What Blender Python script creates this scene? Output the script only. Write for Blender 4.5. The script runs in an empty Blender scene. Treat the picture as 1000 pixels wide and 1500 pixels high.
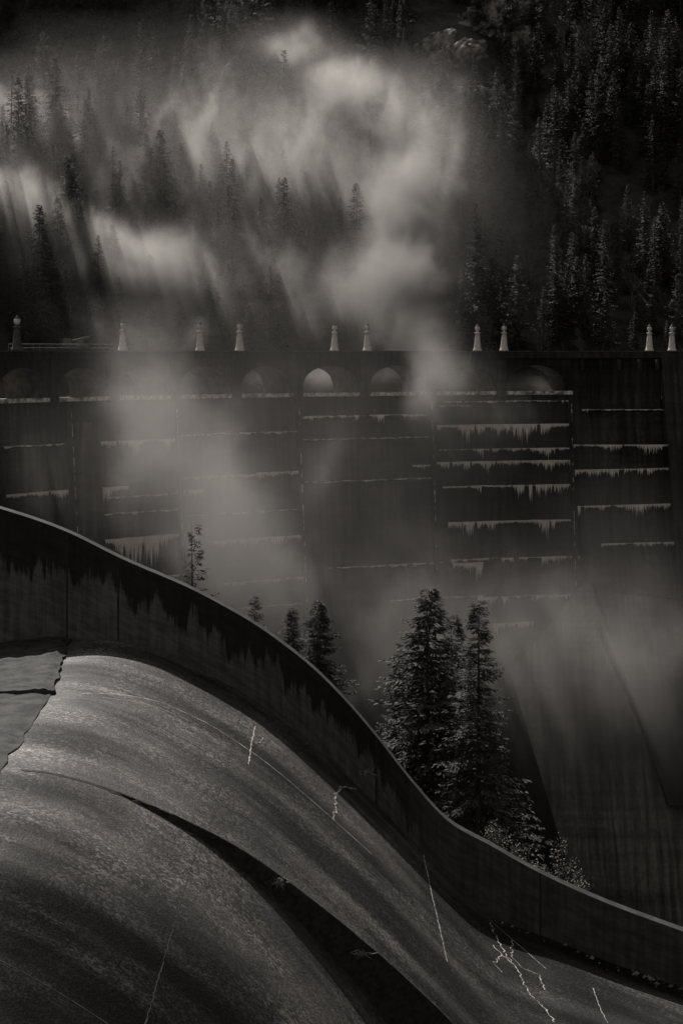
import bpy, math, random
import numpy as np
from mathutils import Vector, noise, Matrix
random.seed(7); rng=np.random.RandomState(5)
F=2700.0; HY=515.0
def P(px,py,Y): return Vector(((px-500)/F*Y, Y, (HY-py)/F*Y))
KG=0.92; KB=0.845
def G(v,k=1.0): return (v, v*KG, v*KB, 1)
scene=bpy.context.scene
# ---------------------------------------------------------------- node helpers
class NB:
    def __init__(s,nt): s.nt=nt
    def n(s,t,ins=None,**kw):
        nd=s.nt.nodes.new(t)
        for k,v in kw.items(): setattr(nd,k,v)
        if ins:
            for k,v in ins.items():
                sock=nd.inputs[k]
                if isinstance(v,bpy.types.NodeSocket): s.nt.links.new(v,sock)
                else: sock.default_value=v
        return nd
    def m(s,op,a,b=None,c=None,clamp=False):
        nd=s.nt.nodes.new('ShaderNodeMath'); nd.operation=op; nd.use_clamp=clamp
        for i,v in enumerate((a,b,c)):
            if v is None: continue
            if isinstance(v,bpy.types.NodeSocket): s.nt.links.new(v,nd.inputs[i])
            else: nd.inputs[i].default_value=v
        return nd.outputs[0]
    def mr(s,v,a,b,c,d,smooth=True):
        nd=s.nt.nodes.new('ShaderNodeMapRange')
        if smooth: nd.interpolation_type='SMOOTHSTEP'
        s.nt.links.new(v,nd.inputs[0])
        for i,x in enumerate((a,b,c,d)): nd.inputs[i+1].default_value=x
        return nd.outputs[0]
    def noise(s,vec,scale,detail=4,rough=0.6,dist=0.0):
        nd=s.n('ShaderNodeTexNoise'); s.nt.links.new(vec,nd.inputs['Vector'])
        nd.inputs['Scale'].default_value=scale; nd.inputs['Detail'].default_value=detail
        nd.inputs['Roughness'].default_value=rough; nd.inputs['Distortion'].default_value=dist
        return nd.outputs[0]
    def mapv(s,vec,sc):
        nd=s.n('ShaderNodeMapping'); s.nt.links.new(vec,nd.inputs[0]); nd.inputs['Scale'].default_value=sc
        return nd.outputs[0]
    def grey(s,v):
        nd=s.n('ShaderNodeCombineColor'); 
        s.nt.links.new(v,nd.inputs[0]); s.nt.links.new(s.m('MULTIPLY',v,KG),nd.inputs[1]); s.nt.links.new(s.m('MULTIPLY',v,KB),nd.inputs[2])
        return nd.outputs[0]
def newmat(name):
    m=bpy.data.materials.new(name); m.use_nodes=True
    nt=m.node_tree; b=nt.nodes['Principled BSDF']; nb=NB(nt)
    b.inputs['Roughness'].default_value=0.85
    b.inputs['Specular IOR Level'].default_value=0.3
    return m,nb,b
def coords(nb,kind):
    tc=nb.n('ShaderNodeTexCoord'); return tc.outputs[kind]
def fin(nb,b,val,bumpsrc=None,bstr=0.4,bdist=0.05):
    nb.nt.links.new(nb.grey(val),b.inputs['Base Color'])
    if bumpsrc is not None:
        bp=nb.n('ShaderNodeBump',{'Height':bumpsrc,'Strength':bstr,'Distance':bdist})
        nb.nt.links.new(bp.outputs[0],b.inputs['Normal'])
def simple(name,lo,hi,scale,kind='Object',bstr=0.3,bdist=0.05,rough=0.85,stretch=(1,1,1)):
    m,nb,b=newmat(name); c=nb.mapv(coords(nb,kind),stretch)
    n=nb.noise(c,scale,5,0.65); v=nb.mr(n,0.35,0.65,lo,hi)
    fin(nb,b,v,n,bstr,bdist); b.inputs['Roughness'].default_value=rough
    return m
# ---------------------------------------------------------------- materials
def mat_chute():
    m,nb,b=newmat('chute_concrete'); uv=coords(nb,'UV')
    band=nb.noise(nb.mapv(uv,(0.08,0.36,1)),1.0,4,0.5,0.3)
    band2=nb.noise(nb.mapv(uv,(0.10,3.5,1)),1.0,4,0.6,0.0)
    blot=nb.noise(uv,0.22,3,0.5)
    speck=nb.noise(uv,0.9,6,0.6)
    grit=nb.noise(uv,17.0,2,0.6)
    vor=nb.n('ShaderNodeTexVoronoi',{'Vector':uv,'Scale':14.0}); pe=vor.outputs['Color']
    bw=nb.n('ShaderNodeRGBToBW',{0:pe}).outputs[0]
    mask=nb.mr(nb.noise(uv,0.35,4,0.65),0.40,0.60,0.3,0.9)
    v=nb.mr(band,0.34,0.66,0.016,0.062)
    v=nb.m('MULTIPLY',v,nb.mr(band2,0.3,0.7,0.85,1.15))
    v=nb.m('MULTIPLY',v,nb.mr(blot,0.35,0.65,0.6,1.35))
    v=nb.m('MULTIPLY',v,nb.mr(speck,0.3,0.7,0.75,1.25))
    g1=nb.m('MULTIPLY',nb.m('SUBTRACT',nb.mr(grit,0.35,0.68,0.5,1.6),1.0),mask)
    g2=nb.m('MULTIPLY',nb.m('SUBTRACT',nb.mr(bw,0.45,0.85,0.65,3.0),1.0),mask)
    v=nb.m('MULTIPLY',v,nb.m('ADD',1.0,nb.m('ADD',g1,g2)))
    sx=nb.n('ShaderNodeSeparateXYZ',{0:uv})
    toe=nb.mr(sx.outputs[0],15.0,22.0,1.0,0.5)  # shadow over the chute toe, painted into the colour
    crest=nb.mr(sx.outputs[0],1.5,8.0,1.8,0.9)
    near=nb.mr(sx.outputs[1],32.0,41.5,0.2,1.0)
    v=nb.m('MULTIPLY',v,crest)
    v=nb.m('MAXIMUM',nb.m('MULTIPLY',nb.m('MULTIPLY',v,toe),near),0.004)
    h=nb.m('ADD',nb.m('MULTIPLY',grit,1.0),nb.m('MULTIPLY',bw,0.6))
    fin(nb,b,v,h,0.8,0.03)
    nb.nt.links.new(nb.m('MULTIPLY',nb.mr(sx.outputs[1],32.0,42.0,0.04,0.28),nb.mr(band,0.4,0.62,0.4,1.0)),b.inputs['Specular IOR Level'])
    b.inputs['Roughness'].default_value=0.6
    return m
def mat_wall():
    m,nb,b=newmat('training_wall_concrete'); uv=coords(nb,'UV')
    sx=nb.n('ShaderNodeSeparateXYZ',{0:uv}); u,v_=sx.outputs[0],sx.outputs[1]
    cu=nb.n('ShaderNodeCombineXYZ',{0:u}).outputs[0]
    d1=nb.noise(cu,2.6,3,0.7); d0=nb.noise(cu,0.7,2,0.5); d2=nb.noise(nb.mapv(uv,(1,0.3,1)),4.0,5,0.7)
    lim=nb.m('ADD',nb.mr(d1,0.3,0.7,0.25,1.15),nb.m('MULTIPLY',nb.m('SUBTRACT',d2,0.5),1.3))
    lim=nb.m('ADD',lim,nb.mr(d0,0.3,0.7,0.0,0.75))
    lim=nb.m('ADD',lim,nb.mr(u,-11.0,-6.5,0.6,0.0))
    st=nb.m('SUBTRACT',v_,lim)
    stain=nb.mr(st,-0.15,0.22,0.16,1.0)
    low=nb.noise(nb.mapv(uv,(0.8,2.5,1)),1.4,6,0.7)
    strk=nb.noise(nb.mapv(uv,(5,0.35,1)),1.0,4,0.6)
    base=nb.m('MULTIPLY',nb.mr(low,0.3,0.7,0.045,0.10),nb.mr(strk,0.3,0.7,0.7,1.25))
    right=nb.mr(u,1.0,3.5,1.0,0.0)
    stain=nb.m('ADD',nb.m('MULTIPLY',stain,right),nb.m('MULTIPLY',nb.m('SUBTRACT',1.0,right),0.7))
    val=nb.m('MULTIPLY',base,stain)
    fin(nb,b,val,low,0.5,0.05); return m
def mat_dam(name='dam_concrete',k=1.0):
    m,nb,b=newmat(name); uv=coords(nb,'UV')
    big=nb.noise(uv,0.06,5,0.6); strk=nb.noise(nb.mapv(uv,(1.3,0.06,1)),1.0,5,0.65)
    horiz=nb.noise(nb.mapv(uv,(0.03,0.7,1)),1.0,4,0.6)
    fine=nb.noise(uv,1.6,5,0.7)
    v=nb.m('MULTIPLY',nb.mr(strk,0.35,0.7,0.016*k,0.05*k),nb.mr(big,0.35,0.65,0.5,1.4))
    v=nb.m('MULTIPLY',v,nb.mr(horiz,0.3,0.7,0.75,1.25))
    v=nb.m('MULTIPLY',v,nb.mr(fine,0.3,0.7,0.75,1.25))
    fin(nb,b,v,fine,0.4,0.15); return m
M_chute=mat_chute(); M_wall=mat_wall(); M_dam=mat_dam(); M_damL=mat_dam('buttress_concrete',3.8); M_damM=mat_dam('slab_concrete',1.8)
M_trim=simple('parapet_concrete',0.05,0.12,0.8)
M_soffit=simple('arch_soffit_concrete',0.03,0.09,0.8)
M_top=simple('wall_coping',0.02,0.055,2.0)
M_white=simple('painted_lamp_concrete',0.55,0.75,3.0)
M_glass=simple('frosted_globe',0.6,0.7,3.0,rough=0.3)
M_ice=simple('ice',0.7,0.9,1.5,rough=0.35,bstr=0.1)
M_frost=simple('frost_deposit',0.12,0.85,1.3)
M_crack=simple('calcite_deposit',0.3,0.75,6.0)
M_grass=simple('dry_grass',0.12,0.3,6.0)
M_joint=simple('joint_shadow_dirt',0.012,0.03,6.0)
M_sill=simple('sill_slab',0.008,0.05,2.2,bstr=0.9,bdist=0.12)
M_edge=simple('lit_edge_concrete',0.04,0.11,3.0)  # paler tone paints the lit line along the step's upper edge
M_fol=simple('conifer_needles',0.028,0.09,0.6,bstr=0,rough=0.8)
M_foln=simple('conifer_needles_near',0.03,0.095,0.9,bstr=0,rough=0.8)
M_bark=simple('bark',0.03,0.08,3.0)
M_bare=simple('bare_branches',0.07,0.16,2.0)
M_ground=simple('forest_floor',0.012,0.045,0.25,bstr=0.8,bdist=1.0)
M_rock=simple('granite',0.03,0.34,0.5,bstr=1.0,bdist=0.8)
M_shrub=simple('dry_leaves',0.10,0.3,5.0,bstr=0)
M_metal=simple('weathered_steel',0.08,0.2,2.0,rough=0.5)
M_water,nbw,bw_=newmat('water'); bw_.inputs['Base Color'].default_value=G(0.03); bw_.inputs['Roughness'].default_value=0.12
wn=nbw.noise(coords(nbw,'Object'),0.8,3); bp=nbw.n('ShaderNodeBump',{'Height':wn,'Strength':0.3,'Distance':0.2}); nbw.nt.links.new(bp.outputs[0],bw_.inputs['Normal'])
# ---------------------------------------------------------------- mesh helpers
def mk(name,verts,faces,mats,uvs=None,smooth=False,parent=None,fm=None):
    me=bpy.data.meshes.new(name); me.from_pydata([tuple(v) for v in verts],[],faces)
    if not isinstance(mats,(list,tuple)): mats=[mats]
    for q in mats: me.materials.append(q)
    if uvs is not None:
        ul=me.uv_layers.new(name='UVMap'); idx=np.zeros(len(me.loops),dtype=np.int32); me.loops.foreach_get('vertex_index',idx)
        arr=np.array(uvs,dtype=np.float32)[idx].ravel(); ul.data.foreach_set('uv',arr)
    if fm is not None: me.polygons.foreach_set('material_index',np.array(fm,dtype=np.int32))
    if smooth: me.polygons.foreach_set('use_smooth',np.ones(len(me.polygons),dtype=bool))
    me.update()
    o=bpy.data.objects.new(name,me); scene.collection.objects.link(o)
    if parent: o.parent=parent
    return o
def empty(name):
    o=bpy.data.objects.new(name,None); scene.collection.objects.link(o); return o
class MB:
    def __init__(s): s.v=[];s.f=[];s.uv=[];s.m=[]
    def add(s,vs,fs,uvs=None,mi=0):
        b=len(s.v); s.v+= [tuple(x) for x in vs]; s.f+=[tuple(b+i for i in f) for f in fs]
        s.uv+= uvs if uvs else [(x[0],x[2]) for x in vs]; s.m+=[mi]*len(fs)
    def grid(s,rows,uvr=None,mi=0):
        n=len(rows);k=len(rows[0]); vs=[p for r in rows for p in r]
        uvs=[p for r in uvr for p in r] if uvr else None
        s.add(vs,[(i*k+j,i*k+j+1,(i+1)*k+j+1,(i+1)*k+j) for i in range(n-1) for j in range(k-1)],uvs,mi)
    def box8(s,p,mi=0,uvs=None):
        s.add(p,[(3,2,1,0),(4,5,6,7),(0,1,5,4),(1,2,6,5),(2,3,7,6),(3,0,4,7)],uvs,mi)
    def box(s,c,d,mi=0):
        x,y,z=c;a,b,h=d[0]/2,d[1]/2,d[2]/2
        s.box8([(x-a,y-b,z-h),(x+a,y-b,z-h),(x+a,y+b,z-h),(x-a,y+b,z-h),(x-a,y-b,z+h),(x+a,y-b,z+h),(x+a,y+b,z+h),(x-a,y+b,z+h)],mi)
    def lathe(s,c,prof,n=12,mi=0):
        rows=[[(c[0]+r*math.cos(2*math.pi*j/n),c[1]+r*math.sin(2*math.pi*j/n),c[2]+z) for j in range(n+1)] for r,z in prof]
        s.grid(rows,None,mi)
    def tube(s,a,b,r0,r1,n=5,mi=0):
        a=Vector(a);b=Vector(b);d=(b-a)
        if d.length<1e-6: return
        d.normalize(); u=d.orthogonal().normalized(); w=d.cross(u)
        r=[]
        for c,rr in ((a,r0),(b,r1)): r.append([c+u*rr*math.cos(2*math.pi*j/n)+w*rr*math.sin(2*math.pi*j/n) for j in range(n)])
        s.add(r[0]+r[1],[(j,(j+1)%n,n+(j+1)%n,n+j) for j in range(n)],None,mi)
    def make(s,name,mats,smooth=False,parent=None): return mk(name,s.v,s.f,mats,s.uv,smooth,parent,s.m)
def hermite(xs,ys):
    xs=np.array(xs,float);ys=np.array(ys,float); d=np.gradient(ys,xs)
    def f(x):
        if x<=xs[0]: return ys[0]+(x-xs[0])*d[0]
        if x>=xs[-1]: return ys[-1]+(x-xs[-1])*d[-1]
        i=int(np.searchsorted(xs,x)-1); i=max(0,min(i,len(xs)-2)); h=xs[i+1]-xs[i]; t=(x-xs[i])/h
        return (2*t**3-3*t*t+1)*ys[i]+(t**3-2*t*t+t)*h*d[i]+(-2*t**3+3*t*t)*ys[i+1]+(t**3-t*t)*h*d[i+1]
    return f
# ---------------------------------------------------------------- spillway
YW=60.0
def YS(x): return 41.2+max(0,min(4.0,(x+8)*0.36))
def prof(tab):
    return hermite([(p-500)/F*YW for p,_ in tab],[(HY-q)/F*YW for _,q in tab])
Zc=prof([(-250,1030),(-100,968),(0,947),(100,938),(170,938),(230,953),(300,985),(400,1045),(470,1103),(550,1178),(600,1230),(650,1285),(695,1328),(740,1352),(790,1370),(900,1413),(1000,1448),(1200,1515),(1500,1600)])
Zw=prof([(-300,700),(0,745),(100,780),(173,816),(300,873),(400,933),(470,990),(550,1078),(600,1142),(650,1198),(720,1240),(790,1279),(880,1320),(1000,1365),(1200,1435),(1500,1530)])
D=lambda x: 0 if x<-6.2 else min(2.6,1.4*((x+6.2)/7.2)**1.9)
def surf(x,y): return Zc(x)-(D(x) if y<YS(x)-0.001 else 0)
xs=np.arange(-9.5,26.01,0.1); arc=[0]
for i in range(1,len(xs)): arc.append(arc[-1]+math.hypot(0.1,Zc(xs[i])-Zc(xs[i-1])))
chute=empty('spillway_chute')
def chute_slab(nm,low):
    mb=MB(); zf=(lambda x:Zc(x)-D(x)) if low else Zc
    rows=[];uvr=[]
    for k in range(13):
        t=k/12; r=[];u=[]
        for i,x in enumerate(xs):
            y=(10+(YS(x)-10)*t) if low else (YS(x)+(YW+.05-YS(x))*t)
            r.append((x,y,zf(x)));u.append((arc[i],y))
        rows.append(r);uvr.append(u)
    mb.grid(rows,uvr)
    if not low:
        mb.grid([[(x,YS(x),Zc(x)-D(x)-0.3) for x in xs],[(x,YS(x),Zc(x)) for x in xs]],[[(arc[i],0) for i in range(len(xs))],[(arc[i],0.5) for i in range(len(xs))]],1)
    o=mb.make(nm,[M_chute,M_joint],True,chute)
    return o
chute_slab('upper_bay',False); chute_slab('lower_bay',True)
def unproj(px,py):
    y=YW
    for y in np.arange(YW-0.02,11,-0.05):
        x=(px-500)/F*y
        if (HY-py)/F*y >= surf(x,y): return (x,y)
    return ((px-500)/F*y,y)
def ribbon(mb,pts,w,jit=0.0,mi=0,step=0.12,off=0.006):
    pp=[]
    for (a,b) in zip(pts[:-1],pts[1:]):
        L=math.hypot(b[0]-a[0],b[1]-a[1]); n=max(1,int(L/step))
        for k in range(n): t=k/n; pp.append([a[0]+(b[0]-a[0])*t,a[1]+(b[1]-a[1])*t])
    pp.append(list(pts[-1]))
    for k in range(1,len(pp)-1): pp[k][0]+=random.uniform(-jit,jit); pp[k][1]+=random.uniform(-jit,jit)
    rows=[]
    for k,p in enumerate(pp):
        a=pp[max(0,k-1)];b=pp[min(len(pp)-1,k+1)]; dx,dy=b[0]-a[0],b[1]-a[1]; l=math.hypot(dx,dy) or 1
        nx,ny=-dy/l,dx/l; ww=w*random.uniform(0.3,1.25)/2
        q=[(p[0]-nx*ww,p[1]-ny*ww),(p[0]+nx*ww,p[1]+ny*ww)]
        rows.append([(x,y,surf(x,y)+off) for x,y in q])
    mb.grid(rows,None,mi)
cr=MB()
cracks=[([(374,1064),(368,1090),(364,1120)],.03,.012),([(364,1085),(380,1088),(386,1080)],.014,.01),
 ([(522,1155),(500,1153),(490,1165),(492,1185),(487,1200)],.03,.05),
 ([(525,1165),(560,1200),(600,1240)],.018,.01),
 ([(620,1250),(632,1310),(645,1365),(655,1410)],.032,.012),
 ([(718,1352),(728,1375),(740,1398),(760,1425),(775,1455),(800,1480),(812,1498)],.035,.06),
 ([(722,1385),(735,1400),(752,1412)],.04,.06),([(735,1400),(722,1410),(735,1425)],.025,.05),
 ([(750,1378),(748,1400),(765,1418),(790,1428),(797,1450)],.025,.05),
 ([(650,1290),(690,1330),(720,1350),(760,1385),(800,1420)],.018,.01),
 ([(868,1448),(880,1480),(890,1499)],.026,.02),
 ([(120,1016),(180,1018),(240,1030),(300,1058),(360,1096),(430,1150),(500,1212),(545,1252)],.034,.01),
 ([(150,1022),(230,1036),(290,1062)],.02,.03),
 ([(400,1035),(415,1022),(430,1010)],.014,.02)]
for pts,w,j in cracks: ribbon(cr,[unproj(*p) for p in pts],w,j)
cr.make('calcite_cracks',M_crack,False,chute)
jo=MB()
for y in (57.2,50.0,36.0,30.0): ribbon(jo,[(-7.2,y),(10,y)],.025,.006)
ribbon(jo,[(x,YS(x)-.05) for x in np.arange(-7.2,-3.5,.3)],.14,.01,0,.12,.008)
for x in (2.5,6.8): ribbon(jo,[(x,YS(x)+.05),(x,YW-.05)],.015,.01); 
ribbon(jo,[(-3.1,58),(-3.1,YS(-3.1)+.1)],.016,.012); ribbon(jo,[(-3.3,12),(-3.3,YS(-3.3)-.1)],.02,.012)
jo.make('slab_joints',M_joint,False,chute)
ed=MB(); ribbon(ed,[(x,YS(x)+.06) for x in np.arange(-7,5,.12)],.05,.012,0,.12,.008); ed.make('step_edge',M_edge,False,chute)
sl=MB()
def slab(x0,xf,y0,y1,h,seed):
    n=60;k=50; rows=[]
    for j in range(k+1):
        y=y0+(y1-y0)*j/k; r=[]; x1=xf(y)+0.16*noise.fractal(Vector((y*.9,seed,0)),1,2,5)
        for i in range(n+1):
            x=x0+(x1-x0)*(i/n)
            r.append((x,y+(0.15*noise.fractal(Vector((x*.8,seed,3)),1,2,5) if j in(0,k) else 0),Zc(x)+h*(1 if i<n-1 else .6)+0.06*noise.fractal(Vector((x*2.2,y*2.2,seed)),1,2,5)))
        rows.append(r)
    sl.grid(rows)
    sl.grid([[ (p[0],p[1],p[2]-h-.3) for p in rows[0]],rows[0]])
    sl.grid([[r[-1] for r in rows],[(r[-1][0]+.12,r[-1][1],r[-1][2]-h-.3) for r in rows]])
xe_=lambda y: float(np.interp(y,[12,41,46,50.5,60],[-7.5,-7.6,-7.75,-7.9,-8.85]))
slab(-16,xe_,50.3,59.7,.16,1); slab(-16,xe_,12,50.4,.06,5)
sl.make('sill_ledge',M_sill,True,chute)
ap=MB(); ap.grid([[(x,y,Zc(x)) for x in np.arange(-26,-9.3,.5)] for y in (10,30,60.05)]); ap.make('approach_slab',M_sill,True,chute)
# training wall
tw=MB(); TX=np.arange(-20,30.01,0.12); TH=0.5
tw.grid([[(x,YW,max(Zc(x)-0.5,-99)) for x in TX],[(x,YW,(Zc(x)*.5+Zw(x)*.5)) for x in TX],[(x,YW,Zw(x)) for x in TX]],
        [[(x,Zw(x)-Zc(x)+.5) for x in TX],[(x,(Zw(x)-Zc(x))/2) for x in TX],[(x,0) for x in TX]],0)
tw.grid([[(x,YW,Zw(x)) for x in TX],[(x,YW+TH,Zw(x)+.02) for x in TX]],None,1)
tw.grid([[(x,YW+TH,Zw(x)+.02) for x in TX],[(x,YW+TH,Zw(x)-12) for x in TX]],[[(x,0) for x in TX],[(x,12) for x in TX]],0)
for px in (98,173,551,791):
    x=(px-500)/F*YW
    tw.box8([(x-.03,YW-.012,Zc(x)-.2),(x+.03,YW-.012,Zc(x)-.2),(x+.03,YW+.02,Zc(x)-.2),(x-.03,YW+.02,Zc(x)-.2),
             (x-.03,YW-.012,Zw(x)-.01),(x+.03,YW-.012,Zw(x)-.01),(x+.03,YW+.02,Zw(x)-.01),(x-.03,YW+.02,Zw(x)-.01)],2)
tw.make('training_wall',[M_wall,M_top,M_joint],False)
rb=MB()
for i in range(60):
    x=random.uniform(9.2,12.5) if i<45 else random.uniform(5,9); y=59.9-abs(random.gauss(0,.35)); r=random.uniform(.03,.12)
    vs=[(x+r*a*random.uniform(.6,1.2),y+r*b*random.uniform(.6,1.2),surf(x,y)+r*.5+r*c*.8) for a,b,c in ((1,0,0),(-1,0,0),(0,1,0),(0,-1,0),(0,0,1),(0,0,-1))]
    rb.add(vs,[(0,2,4),(2,1,4),(1,3,4),(3,0,4),(2,0,5),(1,2,5),(3,1,5),(0,3,5)])
rb.make('rubble',M_rock)
# ---------------------------------------------------------------- dam
R=123.0; a0=math.radians(10); Pr=P(835,585,285)
C=Vector((Pr.x+R*math.sin(a0),Pr.y-R*math.cos(a0)))
def ang(px,r=R):
    k=(px-500)/F
    A=k*k+1;B=-2*(k*C.x+C.y);Cc=C.x**2+C.y**2-r*r
    y=(-B+math.sqrt(B*B-4*A*Cc))/(2*A); x=k*y
    return math.atan2(-(x-C.x),y-C.y)
def fp(a,z,off=0.0):
    r=R-off; return Vector((C.x-r*math.sin(a),C.y+r*math.cos(a),z))
BAT=0.08; ZS=-6.3
def face(a,z,off=0.0): return fp(a,z,BAT*max(0,ZS-z)+off)
def zat(px,py):
    a=ang(px); return (HY-py)/F*fp(a,0).y
dam=empty('arch_dam')
AL=math.radians(78); AR=ang(838)
mb=MB(); AA=np.linspace(AL,AR,160); ZZ=np.linspace(ZS,-95,50)
mb.grid([[face(a,z) for a in AA] for z in ZZ],[[(-a*R,z) for a in AA] for z in ZZ])
mb.make('downstream_face',M_dam,True,dam)
TT=8.5
mb=MB()
mb.grid([[fp(a,ZS) for a in AA],[fp(a,ZS+.02,-TT) for a in AA]],None,0)
mb.grid([[fp(a,ZS+.02,-TT) for a in AA],[fp(a,-30,-TT) for a in AA]],None,1)
mb.grid([[fp(a,ZS-.3,.25) for a in AA],[fp(a,ZS+.25,.25) for a in AA],[fp(a,ZS+.25,-.3) for a in AA]],None,0)
mb.make('overflow_sill',[M_frost,M_dam],False,dam)
bounds=[ang(p) for p in (255,345,435,533,630,733,835)]
step=(ang(255)-ang(435))/2
ext=[]; q=bounds[0]
while q+step<AL: q+=step; ext.append(q)
bounds=ext[::-1]+bounds
ZT=-0.15; ZSP=-5.0; ZCR=-2.1
arc_mb=MB()
for b0,b1 in zip(bounds[:-1],bounds[1:]):
    w=b0-b1; pw=w*0.09
    cols=[(b0,ZS),(b0-pw,ZS)]
    o0,o1=b0-pw,b1+pw; nn=22
    for i in range(nn+1):
        t=i/nn; zz=ZSP+(ZCR-ZSP)*math.sqrt(max(0,1-(2*t-1)**2)); cols.append((o0+(o1-o0)*t,zz))
    cols+=[(b1+pw,ZS),(b1,ZS)]
    for off,nm in ((0,0),(-TT,0)):
        arc_mb.grid([[fp(a,z,off) for a,z in cols],[fp(a,ZT,off) for a,z in cols]],[[(-a*R,z) for a,z in cols],[(-a*R,ZT) for a,z in cols]])
    arc_mb.grid([[fp(a,z,0) for a,z in cols],[fp(a,z,-TT/2) for a,z in cols],[fp(a,z,-TT) for a,z in cols]],[[(-a*R,z) for a,z in cols],[(-a*R,z+4) for a,z in cols],[(-a*R,z+8) for a,z in cols]],1)
    wq=pw*0.8
    arc_mb.box8([fp(b0+wq,ZS-.6,.45),fp(b0-wq,ZS-.6,.45),fp(b0-wq,ZS-.6,-.1),fp(b0+wq,ZS-.6,-.1),fp(b0+wq,-1.2,.35),fp(b0-wq,-1.2,.35),fp(b0-wq,-1.2,-.1),fp(b0+wq,-1.2,-.1)])
arc_mb.make('arcade',[M_dam,M_soffit],False,dam)
AR2=math.radians(-16)
AB=np.linspace(AL,AR2,200)
mb=MB()
def band(o0,o1,z0,z1,mi):
    mb.grid([[fp(a,z0,o1) for a in AB],[fp(a,z0,o0) for a in AB],[fp(a,z1,o0) for a in AB],[fp(a,z1,o1) for a in AB],[fp(a,z0,o1) for a in AB]],[[(-a*R,k) for a in AB] for k in (0,.5,1.5,2,3)],mi)
band(.55,-TT-.5,-1.0,-.55,0)
band(.5,.2,-.548,.0,0); band(.62,.12,.002,.14,1); band(-TT-.1,-TT-.4,-.548,.12,0)
band(.12,-TT,-.548,-.45,0)
mb.make('roadway_and_parapets',[M_dam,M_trim],False,dam)
mb=MB()
for px in (100,255,435,630,835):
    a=ang(px); w=.45/R
    zz=np.linspace(ZS-.5,-80,16)
    mb.grid([[face(a+w,z,-.05) for z in zz],[face(a+w,z,.5) for z in zz],[face(a-w,z,.5) for z in zz],[face(a-w,z,-.05) for z in zz]])
    for k in range(60):
        z0=ZS-1-k*.75; 
        if random.random()<.55: continue
        w2=random.uniform(.03,.10)/R; z1=z0-random.uniform(.4,1.2)
        mb.grid([[face(a+w2,z,.51) for z in (z0,z1)],[face(a-w2*.6,z,.51) for z in (z0,z1)]],None,1)
a=ang(115); w=1.3/R; zz=np.linspace(ZS-3,-80,16)
mb.grid([[face(a+w,z,-.05) for z in zz],[face(a+w,z,1) for z in zz],[face(a-w,z,1) for z in zz],[face(a-w,z,-.05) for z in zz]],None,2)
mb.make('contraction_ribs',[M_dam,M_frost,M_damM],False,dam)
led=MB(); ice=MB()
lines=[
 (633,833,587,.5,.5),(635,690,594,.2,.3),(638,833,621,2.8,.9),(690,833,656,1.3,.65),(636,832,674,1.8,.8),(640,760,657,.3,.4),(644,835,709,1.5,.75),(650,838,760,2.0,.85),(652,842,813,1.6,.75),(655,700,822,2.8,.9),(690,846,868,1.1,.6),(712,770,908,3.0,.8),
 (440,628,607,.9,.5),(440,625,640,.3,.3),(600,628,681,.6,.7),(440,628,700,.3,.25),(470,640,822,.9,.6),(560,700,870,.4,.35),
 (258,433,632,.8,.45),(260,433,692,.6,.5),(370,433,690,1.0,.8),(258,433,745,.5,.35),(295,437,783,1.9,.95),(315,440,843,1.1,.8),(340,440,880,.4,.4),
 (143,253,643,1.8,.85),(143,180,712,3.0,.95),(250,290,717,2.0,.85),(143,252,781,3.8,1.0),(143,252,722,.6,.5),(143,253,745,.6,.4),(143,253,840,.8,.6),
 (0,90,718,1.9,.9),(0,90,650,.5,.4),(-60,90,780,.8,.6)]
def icic(base,L,r):
    n=4; tip=(base[0]+random.uniform(-.05,.05),base[1],base[2]-L)
    vs=[(base[0]+r*math.cos(k*math.pi/2+.4),base[1]+r*math.sin(k*math.pi/2+.4),base[2]+.1) for k in range(n)]+[tip]
    ice.add(vs,[(k,(k+1)%n,n) for k in range(n)])
def fringe(getp,L,mx,den):
    s=0
    while s<L:
        p=getp(s/L); c=noise.fractal(Vector((p.x*.3,p.z*3.1,4)),1,2,4)*.6+.5; c2=noise.noise(Vector((p.x*1.3,p.z*3.1,9)))*.6+.5
        if c2<den*0.85:
            ll=mx*(.14+1.35*max(0,c-.25)**1.4*random.uniform(.1,1.9)); icic((p.x,p.y-.05,p.z),ll,random.uniform(.06,.19))
        s+=random.uniform(.06,.18)
for px0,px1,py,mx,den in lines:
    A0,A1=ang(px0),ang(px1); z=zat(px1,py); n=max(3,int((A0-A1)*R/.3))
    rr=[[],[],[]];fr=[[],[],[]]
    for i in range(n+1):
        a=A0+(A1-A0)*i/n; rr[0].append(face(a,z+.12,-.02));rr[1].append(face(a,z,.28));rr[2].append(face(a,z-.28,-.02))
        nz_=noise.fractal(Vector((a*R*.5,z,3)),1,2,4)
        hh=max(.01,.10+.42*nz_)*(den+.2); wv=.07*noise.noise(Vector((a*R*.3,z,8)))
        fr[0].append(face(a,z+.10+wv,.0));fr[1].append(face(a,z+.03+wv,.30));fr[2].append(face(a,z-hh+wv,.29))
    led.grid(rr,None,0)
    if den>.22: led.grid(fr,None,1)
    fringe(lambda t:face(A0+(A1-A0)*t,z,.26),(A0-A1)*R,mx,den)
tb=MB()
def Q(*l): return [P(*p) for p in l]
A_=(835,585,285);B_=(968,585,288.5);Cp=(845,720,281.5);Dp=(985,740,282.5);E_=(859,852,276);Gp=(884,868,274.5);Fp=(1003,880,274.5)
tb.grid([Q(A_,B_),Q(Cp,Dp),Q(E_,Fp)])
tb.grid([Q((833,585,292),(856,900,286)),Q(A_,E_)])
tb.grid([Q((835,516,285.3),(968,516,288.7)),Q((835,585,285.3),(968,585,288.7))])
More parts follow.
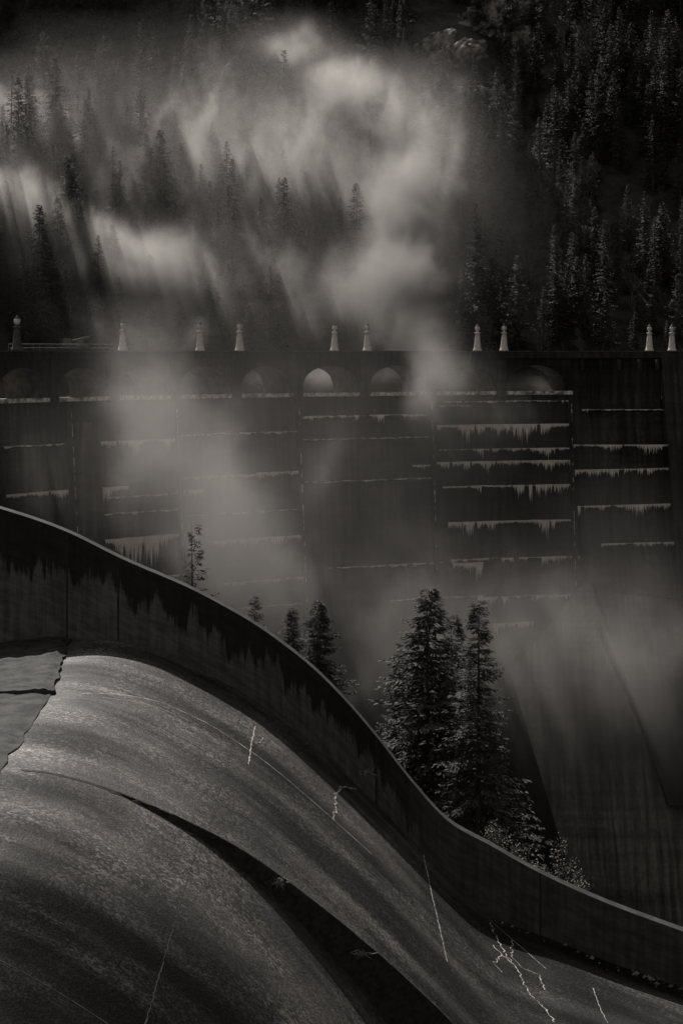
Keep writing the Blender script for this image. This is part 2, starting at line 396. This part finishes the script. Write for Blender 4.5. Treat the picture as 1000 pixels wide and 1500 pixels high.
tb.box8(Q((996,880,272),(1074,880,272),(1054,880,284),(976,880,284),(968,516,286),(1004,516,286),(1004,516,291),(968,516,291)))
tb.grid([Q((1004,516,288),(1500,516,300)),Q((1040,800,280),(1500,800,290)),Q((1080,1300,250),(1500,1300,260))])
tb.grid([Q(Gp,Fp,(1090,880,274)),Q((945,1015,266),(1060,1010,266),(1150,1010,266)),Q((1012,1180,257),(1100,1180,257),(1300,1180,257)),Q((1060,1340,247),(1150,1340,247),(1350,1340,247))],None,1)
r0=Q((868,850,273.5),(896,862,272.2)); r1=Q((980,1180,253.5),(1024,1180,252.7))
dz=Vector((0,5,-1.5))
tb.box8([r1[0],r1[1],r1[1]+dz,r1[0]+dz,r0[0],r0[1],r0[1]+dz,r0[0]+dz])
tb.make('thrust_block',[M_dam,M_damM],False,dam)
tb=MB()
def bil(p00,p10,p01,p11,n=10):
    p00,p10,p01,p11=Q(p00,p10,p01,p11)
    return [[p00.lerp(p10,i/n).lerp(p01.lerp(p11,i/n),j/n) for i in range(n+1)] for j in range(n+1)]
tb.grid(bil((858,850,276),(884,868,274.5),(747,985,268),(950,1020,266)))
tb.grid(bil((747,985,268),(950,1020,266),(830,1265,252),(1040,1265,250)))
tb.grid(bil((830,1265,252),(1040,1265,250),(900,1420,243),(1100,1420,243)))
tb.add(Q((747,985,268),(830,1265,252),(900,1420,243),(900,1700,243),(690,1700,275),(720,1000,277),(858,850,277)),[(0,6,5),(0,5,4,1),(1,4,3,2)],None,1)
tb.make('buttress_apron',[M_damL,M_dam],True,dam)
for px0,px1,py0,py1,Y,mx,den in ((840,985,652,652,281.5,1.3,.8),(842,988,689,686,280.8,1.3,.8),(846,992,742,738,280,1.6,.85),(880,998,797,794,277,1.1,.75),(852,1000,600,600,284,.4,.4)):
    a=P(px0,py0,Y);b=P(px1,py1,Y)
    fringe(lambda t:a.lerp(b,t)+Vector((0,-.3,0)),(b-a).length,mx,den)
    led.add([a+Vector((0,.8,.15)),b+Vector((0,.8,.15)),b+Vector((0,-.3,0)),a+Vector((0,-.3,0)),a+Vector((0,.8,-.3)),b+Vector((0,.8,-.3))],[(0,1,2,3),(3,2,5,4)],None,0)
    n=60; fr=[[],[]]
    for i in range(n+1):
        p=a.lerp(b,i/n); hh=max(.01,.08+.32*noise.fractal(Vector((p.x*.6,p.z,3)),1,2,4)); fr[0].append(p+Vector((0,-.31,.06))); fr[1].append(p+Vector((0,-.31,-hh)))
    led.grid(fr,None,1)
for px,h_ in ((852,1.6),(878,1.6),(906,1.6),(936,1.6),(962,1.6)):
    c=P(px,534,284.6); led.box((c.x,c.y,c.z),(.5,1.2,h_),0)
led.make('lift_ledges',[M_dam,M_frost],False,dam)
ice.make('icicles',M_ice,False,dam)
def lamp(px,Y,dark=False,h=4.3):
    base=P(px,HY,Y); base.z=0.1
    mb=MB(); s=h/4.3
    prof_=[(0,0),(.72,0),(.72,.22),(.6,.3),(.56,.7),(.48,1.3),(.40,2.2),(.34,2.75),(.48,2.8),(.48,2.92),(.22,3.0),(.16,3.15)]
    mb.lathe(base,[(r*s,z*s) for r,z in prof_],12,0)
    mb.lathe(base,[(r*s,z*s) for r,z in [(.16,3.15),(.34,3.3),(.42,3.55),(.36,3.8),(.2,3.92)]],12,1)
    mb.lathe(base,[(r*s,z*s) for r,z in [(.2,3.92),(.3,3.96),(.16,4.12),(.05,4.2),(.04,4.4),(0,4.42)]],12,2)
    for k in range(4):
        t=k*math.pi/2+.4; mb.tube((base.x+.3*math.cos(t),base.y+.3*math.sin(t),3.2*s+.1),(base.x+.44*math.cos(t),base.y+.44*math.sin(t),3.85*s+.1),.035,.035,4,2)
    mb.make('lamp_post',[M_trim if dark else M_white,M_glass,M_metal],True)
for px in (180,351,538,738,984,25):
    a=ang(px,R-.37); lamp(px,fp(a,0,.37).y,px==25,4.6 if px==25 else 4.2)
for px in (293,490,699,951):
    a=ang(px,R+TT+.25); lamp(px,fp(a,0,-TT-.25).y)
mb=MB()
pts=[fp(ang(p),0,-2.0) for p in range(28,215,9)]
for p in pts: mb.tube((p.x,p.y,-.4),(p.x,p.y,1.0),.05,.05,4)
for p,q_ in zip(pts[:-1],pts[1:]):
    for z in (1.0,.5): mb.tube((p.x,p.y,z),(q_.x,q_.y,z),.05,.05,4)
mb.make('guard_railing',M_metal)
mb=MB(); c=fp(ang(135),0,-3.5); x,y=c.x,c.y
mb.box((x,y,.95),(3.6,1.4,.5)); mb.box((x-1.1,y,1.5),(1.0,1.2,.6)); mb.tube((x-.4,y,1.5),(x+2,y,2.1),.14,.1,6)
for k in (-1.3,1.3):
    for j in (-.7,.7): mb.tube((x+k,y+j-.1,.2),(x+k,y+j+.1,.2),.5,.5,10)
mb.box((x+.6,y,1.4),(.9,.9,.4)); mb.make('maintenance_trolley',M_metal)
# ---------------------------------------------------------------- terrain
def lerp(t,xs_,ys_): return float(np.interp(t,xs_,ys_))
def hill(x,y):
    rho=math.hypot(x-C.x,y-C.y); d=rho-(R+34)
    u=x/max(y,50)*F+500
    nz=noise.fractal(Vector((x*.02,y*.02,1.3)),1.0,2.0,4)
    if d<0: z1=-10+d*.6
    else: z1=-10+d*.80+nz*5*min(1,d/20)
    rg=max(0,math.exp(-((u-745)/45)**2))
    z1-=rg*4*min(1,max(0,d)/20)
    cap=lerp(u,[-300,0,150,300,400,520,650],[30,38,44,56,80,150,400])
    if z1>cap: z1=cap-(z1-cap)*.5
    z2=-60+(y-540)*1.35+nz*14 if y>540 else -80
    return max(z1,z2,-30)
def ground(x,y):
    rho=math.hypot(x-C.x,y-C.y)
    th=math.atan2(-(x-C.x),y-C.y)
    if y>140 and rho>R+4 and th>-.25: return hill(x,y)
    if y<YW+1.0: z=Zc(min(max(x,-20),28))-3.0
    else: z=Zw(min(max(x,-20),28))-.9-(y-61)*.31
    if y>150: z-= (y-150)*.8
    z=max(z,-82)
    if x>62: z=max(z,-82+(x-62)*1.6) if y<420 else hill(x,y)
    if x<-50 and y>110: z=max(z,min(-4,-60+(-50-x)*1.6))
    if x>62 and y>C.y+60: z=max(z,min(hill(x,y),200))
    return z
gx=np.concatenate([np.arange(-620,-130,14),np.arange(-130,190,3.2),np.arange(190,640,14)])
gy=np.concatenate([np.arange(-60,55,8),[59.5,YW+.3],np.arange(62,140,4),np.arange(140,480,3.2),np.arange(480,1000,10)])
mb=MB(); rows=[[(x,y,ground(x,y)+(noise.noise(Vector((x*.2,y*.2,0)))*.5 if y>75 else 0)) for x in gx] for y in gy]
mb.grid(rows); mb.make('ground',M_ground,True)
mb=MB(); WA=np.linspace(AL+.2,-.4,60)
mb.grid([[fp(a,-7.6,-TT+.5) for a in WA],[fp(a,-7.6,-60) for a in WA]]); mb.make('reservoir_water',M_water)
# ---------------------------------------------------------------- vegetation
def conifer(h,r,nb_,steps,seed,fine=1,trunk_vis=0.06,tw=.12,tl=.34,pw=.75):
    rd=random.Random(seed); mb=MB()
    segs=6; lean=(rd.uniform(-.01,.01)*h,rd.uniform(-.01,.01)*h)
    for k in range(segs):
        t0,t1=k/segs,(k+1)/segs
        mb.tube((lean[0]*t0,lean[1]*t0,h*t0),(lean[0]*t1,lean[1]*t1,h*t1),.014*h*(1-t0)+.01,.014*h*(1-t1)+.005,6,1)
    V=mb.v;Fc=mb.f;U=mb.uv;MI=mb.m
    for b in range(nb_):
        t=trunk_vis+(1-trunk_vis)*((b+rd.random())/nb_)**.92
        if t>.995: continue
        az=rd.uniform(0,6.283); pr=(1-t)**pw*(.75+.25*min(1,(t+.1)/.3))
        gap=1.0+.55*noise.noise(Vector((math.cos(az)*1.3,math.sin(az)*1.3,t*8+seed)))
        L=r*pr*rd.uniform(.6,1.2)*gap+.012*h*.3
        up=.3*(t)-.10+rd.uniform(-.1,.1); dr=.30*(1-t)+.08
        dx,dy=math.cos(az),math.sin(az); z0=h*t
        ns=max(2,int(steps*(.3+.7*L/r)))
        if fine>1: mb.tube((0,0,z0),(dx*L*.7,dy*L*.7,z0+L*(up*.7-dr*.49)),.015+.008*L,.01,3,1)
        for k in range(ns+1):
            s=.10+.90*k/ns
            bx,by,bz=dx*L*s,dy*L*s,z0+L*(up*s-dr*s*s+.12*s**4)
            for sd in (-1,1):
                for q in range(fine):
                    aa=az+sd*rd.uniform(.3,1.2); l=tl*r*(1-.6*s)*rd.uniform(.5,1.2)*(.45+.55*min(1.2,L/r))
                    ox=rd.uniform(0,.6)*l if fine>1 else 0
                    px_,py_,pz_=bx+math.cos(aa)*ox,by+math.sin(aa)*ox,bz+rd.uniform(-.04,.04)*r*.3-ox*.15
                    if fine>1: l*=.6
                    ex,ey=math.cos(aa)*l,math.sin(aa)*l; ez=-l*rd.uniform(.0,.6)
                    w=tw*r*rd.uniform(.5,1.1)*(.5+.5*min(1,L/r))/(fine**.7); nx,ny=-math.sin(aa)*w,math.cos(aa)*w; tz=rd.uniform(-.8,.8)*w
                    i=len(V)
                    V.extend([(px_,py_,pz_),(px_+ex*.45+nx,py_+ey*.45+ny,pz_+ez*.35+tz),(px_+ex,py_+ey,pz_+ez),(px_+ex*.45-nx,py_+ey*.45-ny,pz_+ez*.35-tz)])
                    U.extend([(0,0)]*4); Fc.append((i,i+1,i+2,i+3)); MI.append(0)
    return mb
def baretree(h,seed):
    rd=random.Random(seed); mb=MB()
    def br(p,d,L,r,lv):
        q=p+d*L; mb.tube(p,q,r,r*.65,4 if lv<2 else 3)
        if lv>=5: return
        for k in range(3 if lv<4 else 2):
            nd=(d+Vector((rd.uniform(-.6,.6),rd.uniform(-.6,.6),rd.uniform(-.1,.5)))).normalized()
            br(p+d*L*rd.uniform(.55,1),nd,L*rd.uniform(.6,.8),r*.62,lv+1)
    br(Vector((0,0,0)),Vector((0,0,1)),h*.3,h*.010,0)
    return mb
protos=bpy.data.collections.new('forest_tree_kinds')
def addproto(mb,name,mats):
    o=mb.make(name,mats); scene.collection.objects.unlink(o); protos.objects.link(o)
for k in range(5): addproto(conifer(16,(3.0,3.4,2.6,3.2,3.8)[k],(240,260,220,230,250)[k],7,40+k,1,.05,.045,.30),'a_conifer_%d'%k,[M_fol,M_bark])
for k in range(2): addproto(baretree(10,80+k),'b_bare_%d'%k,[M_bare])
pos=[];sc=[];rot=[];kind=[]
for y in np.arange(300,470,3.6):
    for x in np.arange(-150,150,3.6):
        xx=x+random.uniform(-2.6,2.6);yy=y+random.uniform(-2.6,2.6)
        z=ground(xx,yy)
        if z<-7: continue
        u=500+F*xx/yy; v=HY-F*(z+8)/yy
        if u<-250 or u>1300 or v<-260: continue
        if math.hypot(xx-C.x,yy-C.y)<R+16: continue
        if 600<u<735 and -60<v<110 and random.random()<.85: continue
        dens=.9+.8*noise.noise(Vector((xx*.06,yy*.06,7)))
        g=abs(u-(800-(v-0)*.1))
        if g<18: dens*=.4
        if random.random()>dens: continue
        bare=random.random()<(.4 if (u>760 and v>200) or (380<u<560 and v>250) else .10)
        pos.append((xx,yy,z-.4)); kind.append(5+random.randint(0,1) if bare else random.randint(0,4))
        s=random.uniform(.35,1.1)*(1.0 if random.random()<.88 else 1.45)*(1+.25*noise.noise(Vector((xx*.04,yy*.04,2)))); w_=s*random.uniform(.85,1.25); sc.append((w_,w_,s*random.uniform(.85,1.2))); rot.append(random.uniform(0,6.28))
for y in np.arange(585,800,7.5):
    for x in np.arange(-260,260,7):
        xx=x+random.uniform(-3,3);yy=y+random.uniform(-3,3); z=ground(xx,yy); u=500+F*xx/yy; v=HY-F*z/yy
        if z<-10 or v<-200 or u<-250 or u>900: continue
        pos.append((xx,yy,z-.5)); kind.append(random.randint(0,4)); s=random.uniform(.9,1.6); sc.append((s,s,s*1.1)); rot.append(random.uniform(0,6.28))
me=bpy.data.meshes.new('conifer_forest'); me.from_pydata(pos,[],[])
at=me.attributes.new('tscale','FLOAT_VECTOR','POINT'); at.data.foreach_set('vector',np.array(sc,dtype=np.float32).ravel())
at=me.attributes.new('trot','FLOAT','POINT'); at.data.foreach_set('value',np.array(rot,dtype=np.float32))
at=me.attributes.new('tkind','INT','POINT'); at.data.foreach_set('value',np.array(kind,dtype=np.int32))
forest=bpy.data.objects.new('conifer_forest',me); scene.collection.objects.link(forest)
ng=bpy.data.node_groups.new('forest_scatter','GeometryNodeTree'); ng.interface.new_socket('Geometry',in_out='INPUT',socket_type='NodeSocketGeometry'); ng.interface.new_socket('Geometry',in_out='OUTPUT',socket_type='NodeSocketGeometry')
nb=NB(ng); gi=nb.n('NodeGroupInput'); go=nb.n('NodeGroupOutput')
ci=nb.n('GeometryNodeCollectionInfo'); ci.inputs['Collection'].default_value=protos; ci.inputs['Separate Children'].default_value=True; ci.inputs['Reset Children'].default_value=True
def na(nm,dt):
    a=nb.n('GeometryNodeInputNamedAttribute',data_type=dt); a.inputs['Name'].default_value=nm
    return [o for o in a.outputs if o.enabled and o.name=='Attribute'][0]
rv=nb.n('ShaderNodeCombineXYZ',{2:na('trot','FLOAT')})
ip=nb.n('GeometryNodeInstanceOnPoints'); L=ng.links
L.new(gi.outputs[0],ip.inputs['Points']); L.new(ci.outputs[0],ip.inputs['Instance']); ip.inputs['Pick Instance'].default_value=True
L.new(na('tkind','INT'),ip.inputs['Instance Index']); L.new(rv.outputs[0],ip.inputs['Rotation']); L.new(na('tscale','FLOAT_VECTOR'),ip.inputs['Scale'])
L.new(ip.outputs[0],go.inputs[0])
md=forest.modifiers.new('scatter','NODES'); md.node_group=ng
for i,(px,py,Y,rp) in enumerate(((628,860,120,135),(700,878,113,88),(664,900,128,85),(582,955,131,60),(466,878,125,78),(428,890,135,58),(372,872,150,55),(285,765,185,75))):
    top=P(px,py,Y); gz=ground(top.x,Y); h=top.z-gz+.5; r=rp/F*Y
    mb=conifer(h,r,int(360 if Y<140 else 260),13,100+i,3 if Y<140 else 2,.05,.042,.34,.72)
    o=mb.make('conifer_tree',[M_foln,M_bark]); o.location=(top.x,Y,gz-.5)
def shrub(px,py,Y,w,h,seed,leaf=.05,nm='shrub',nst=34):
    rd=random.Random(seed); b=P(px,py,Y); mb=MB()
    for k in range(nst):
        d=Vector((rd.gauss(0,.6)*w,rd.gauss(0,.4)*w,h*rd.uniform(.3,1.1))); p=Vector((rd.uniform(-.2,.2)*w,0,0)); m_=p+d*.5+Vector((0,0,.1*h)); e=p+d
        mb.tube(p,m_,.014,.01,3,1); mb.tube(m_,e,.01,.004,3,1)
        for j in range(16):
            t=rd.uniform(.35,1.05); c=(p.lerp(m_,t*2) if t<.5 else m_.lerp(e,t*2-1))+Vector((rd.gauss(0,.08),rd.gauss(0,.08),rd.gauss(0,.07)))
            u_=Vector((rd.gauss(0,1),rd.gauss(0,1),rd.gauss(0,1))).normalized()*leaf*rd.uniform(.5,1.2); v_=u_.orthogonal().normalized()*leaf*.5
            mb.add([c-u_,c+v_,c+u_,c-v_],[(0,1,2,3)],None,0)
    o=mb.make(nm,[M_shrub,M_bark]); o.location=b
for i,(px,py,Y,w,h) in enumerate(((818,1318,64,.8,1.9),(756,1288,65,.4,1.4),(850,1335,63,.4,1.0),(725,1262,66,.35,1.3))): shrub(px,py,Y,w,h,i+3)
def tuft(px,py,Y,w,seed):
    rd=random.Random(seed); mb=MB(); b=P(px,py,Y)
    for k in range(50):
        a=Vector((rd.gauss(0,w*.5),rd.uniform(-.05,.05),rd.gauss(0,.04))); e=a+Vector((rd.gauss(0.05,w*.4),rd.uniform(-.1,.05),rd.gauss(-.04,.08))); mb.tube(a,e,.012,.004,3)
    o=mb.make('dry_grass_tuft',M_grass); o.location=b
tuft(405,1290,YS(-1.5)-.05,.2,1); tuft(520,1396,YS(.5)-.05,.28,2); tuft(535,1130,59.8,.25,3)
def rock(px,py,Y,sx,sy,sz,seed,tilt):
    import bmesh
    bm=bmesh.new(); bmesh.ops.create_icosphere(bm,subdivisions=6,radius=1)
    for v in bm.verts:
        c=v.co.copy(); q=Vector((c.x*sx,c.y*sy,c.z*sz))*.3+Vector((seed*3.1,0,0))
        d,pt=noise.voronoi(q,distance_metric='DISTANCE'); 
        k=1+.45*(d[1]-d[0])*.9+.30*noise.fractal(q*1.6,1,2,6)
        c=Vector((c.x*sx,c.y*sy,c.z*sz))*k
        v.co=Matrix.Rotation(tilt,3,'Y')@c
    me=bpy.data.meshes.new('rock_outcrop'); bm.to_mesh(me); bm.free(); me.materials.append(M_rock)
    o=bpy.data.objects.new('rock_outcrop',me); scene.collection.objects.link(o); o.location=P(px,py,Y); return o
def terY(px,py):
    for y in np.arange(300,800,1.5):
        x=(px-500)/F*y
        if ground(x,y)>(HY-py)/F*y: return y
    return 800
for i,(px,py,sx,sy,sz,t) in enumerate(((715,35,9,5,5,-.6),(665,85,7,4,3,-.4),(700,138,6,3.5,1.6,.1),(770,0,8,4,5,-.5),(635,68,5,3,2.5,-.5),(750,65,5,3,3,-.6))):
    rock(px,py,terY(px,py)-1.5,sx,sy,sz,i+1,t)
# ---------------------------------------------------------------- mist
mm=bpy.data.materials.new('mist'); mm.use_nodes=True; nt=mm.node_tree; nt.nodes.clear()
pv=nt.nodes.new('ShaderNodeVolumePrincipled'); out=nt.nodes.new('ShaderNodeOutputMaterial'); nt.links.new(pv.outputs[0],out.inputs['Volume'])
pv.inputs['Color'].default_value=(1,.945,.89,1); pv.inputs['Density'].default_value=1.0; pv.inputs['Anisotropy'].default_value=0.58
try: mm.cycles.volume_step_rate=4.0
except Exception as e: print('steprate',e)
def mist(name,mn,mx,res,blobs,nscale,k,ero=.9,seed=0.0,warp=18,base=.05):
    g=bpy.data.node_groups.new(name+'_nodes','GeometryNodeTree'); g.interface.new_socket('Geometry',in_out='INPUT',socket_type='NodeSocketGeometry'); g.interface.new_socket('Geometry',in_out='OUTPUT',socket_type='NodeSocketGeometry')
    b=NB(g); go=b.n('NodeGroupOutput'); po=b.n('GeometryNodeInputPosition').outputs[0]
    def vm(op,a,c):
        nd=b.n('ShaderNodeVectorMath',operation=op)
        for i,v in enumerate((a,c)):
            if isinstance(v,bpy.types.NodeSocket): g.links.new(v,nd.inputs[i])
            else: nd.inputs[i].default_value=v
        return nd
    wn_=b.n('ShaderNodeTexNoise',{'Vector':vm('ADD',po,(seed,0,0)).outputs[0],'Scale':.07,'Detail':5.0,'Roughness':.68})
    wv=vm('MULTIPLY',vm('SUBTRACT',wn_.outputs['Color'],(.5,.5,.5)).outputs[0],(warp,warp*.6,warp)).outputs[0]
    pw=vm('ADD',po,wv).outputs[0]
    tot=None
    for (px,py,Y,rx,rz,ry,st) in blobs:
        c=P(px,py,Y); d=vm('DIVIDE',vm('SUBTRACT',pw,tuple(c)).outputs[0],(rx/F*Y,ry,rz/F*Y)).outputs[0]
        l=b.n('ShaderNodeVectorMath',{0:d},operation='LENGTH').outputs['Value']
        v=b.m('MULTIPLY',b.mr(l,0.0,1.75,1.0,0.0),st)
        tot=v if tot is None else b.m('ADD',tot,v)
    tot=b.m('MINIMUM',tot,1.6)
    nz=b.noise(vm('MULTIPLY',pw,(1,1,.5)).outputs[0],nscale,8,.68,.8)
    nz=b.mr(nz,.36,.66,0.0,1.0,False)
    er=b.m('MULTIPLY',b.m('SUBTRACT',1.0,nz),ero)
    core=b.m('MAXIMUM',b.m('SUBTRACT',tot,er),0.0)
    core=b.m('DIVIDE',b.m('MULTIPLY',b.m('MULTIPLY',core,core),1.35),b.m('ADD',core,0.35))
    den=b.m('MULTIPLY',b.m('ADD',core,b.m('MULTIPLY',tot,base)),k)
    vc=b.n('GeometryNodeVolumeCube',{'Density':den,'Min':mn,'Max':mx,'Resolution X':res[0],'Resolution Y':res[1],'Resolution Z':res[2]})
    sm=b.n('GeometryNodeSetMaterial'); g.links.new(vc.outputs[0],sm.inputs[0]); sm.inputs['Material'].default_value=mm; g.links.new(sm.outputs[0],go.inputs[0])
    me=bpy.data.meshes.new(name); o=bpy.data.objects.new(name,me); me.materials.append(mm); scene.collection.objects.link(o); md=o.modifiers.new('m','NODES'); md.node_group=g
    return o
back=[(612,505,298,46,55,6,1.2),(580,430,308,80,80,7,1.35),(585,350,322,60,85,7,1.2),(580,285,333,55,65,7,1.0),(620,200,347,60,80,8,.85),(565,130,358,60,50,8,.55),(490,115,362,60,45,8,.8),(425,65,372,60,34,8,.6),
 (0,340,314,75,105,8,1.45),(35,430,304,95,80,7,.9),(165,385,314,95,60,8,1.05),(240,420,308,75,65,7,.9),(180,490,296,140,50,7,.7),
 (300,330,336,380,230,18,.38),(60,200,358,180,90,13,.42),(360,430,312,180,90,9,.6),(410,230,350,150,130,12,.5),(655,300,330,60,190,8,.32),
 (285,555,271,40,18,3,.8),(380,555,283,50,18,3,.8),(475,555,292,60,18,3,.9),(570,555,297,60,20,3,.9),(680,560,298,60,18,3,.8),(780,565,298,60,16,3,.8)]
mist('mist_over_reservoir',(-85,258,-8),(44,392,78),(150,134,100),back,.10,.23,.78,0,9,.06)
front=[(632,550,268,36,80,5,1.2),(668,645,266,65,100,6,.7),(740,650,270,110,60,5,.45),(205,575,226,60,115,7,.8),(300,740,226,85,150,9,.65),(370,850,222,85,110,9,.55),(560,970,232,280,150,14,.6),(180,700,220,190,140,8,.36),(890,1080,234,140,280,9,.9),(450,700,240,240,260,10,.36)]
mist('mist_in_gorge',(-48,196,-75),(46,278,6),(100,84,86),front,.075,.080,.55,40.0,14,.14)
# ---------------------------------------------------------------- light, world, camera
S=Vector((-.27,.65,.71)).normalized()
elev=math.asin(S.z); azn=math.atan2(S.x,S.y)
w=bpy.data.worlds.new('World'); scene.world=w; w.use_nodes=True; nt=w.node_tree; bg=nt.nodes['Background']
sky=nt.nodes.new('ShaderNodeTexSky'); sky.sky_type='NISHITA'; sky.sun_disc=False; sky.sun_elevation=elev; sky.sun_rotation=azn
bwn=nt.nodes.new('ShaderNodeRGBToBW'); nt.links.new(sky.outputs[0],bwn.inputs[0])
mx=nt.nodes.new('ShaderNodeVectorMath'); mx.operation='MULTIPLY'; nt.links.new(bwn.outputs[0],mx.inputs[0]); mx.inputs[1].default_value=(1,.965,.93)
nt.links.new(mx.outputs[0],bg.inputs[0]); bg.inputs[1].default_value=.11
sd=bpy.data.lights.new('sun','SUN'); sd.energy=5.0; sd.angle=math.radians(.5); sd.color=(1,.97,.94)
so=bpy.data.objects.new('sun',sd); scene.collection.objects.link(so); so.rotation_euler=S.to_track_quat('Z','Y').to_euler()
cd=bpy.data.cameras.new('camera'); cam=bpy.data.objects.new('camera',cd); scene.collection.objects.link(cam)
cd.sensor_fit='HORIZONTAL'; cd.sensor_width=36; cd.lens=97.2; cd.shift_y=-.235; cd.clip_end=3000; cd.clip_start=.5
cam.rotation_euler=(math.pi/2,0,0); scene.camera=cam
scene.view_settings.view_transform='Standard'; scene.view_settings.look='None'; scene.view_settings.exposure=0
print('trees',len(pos))
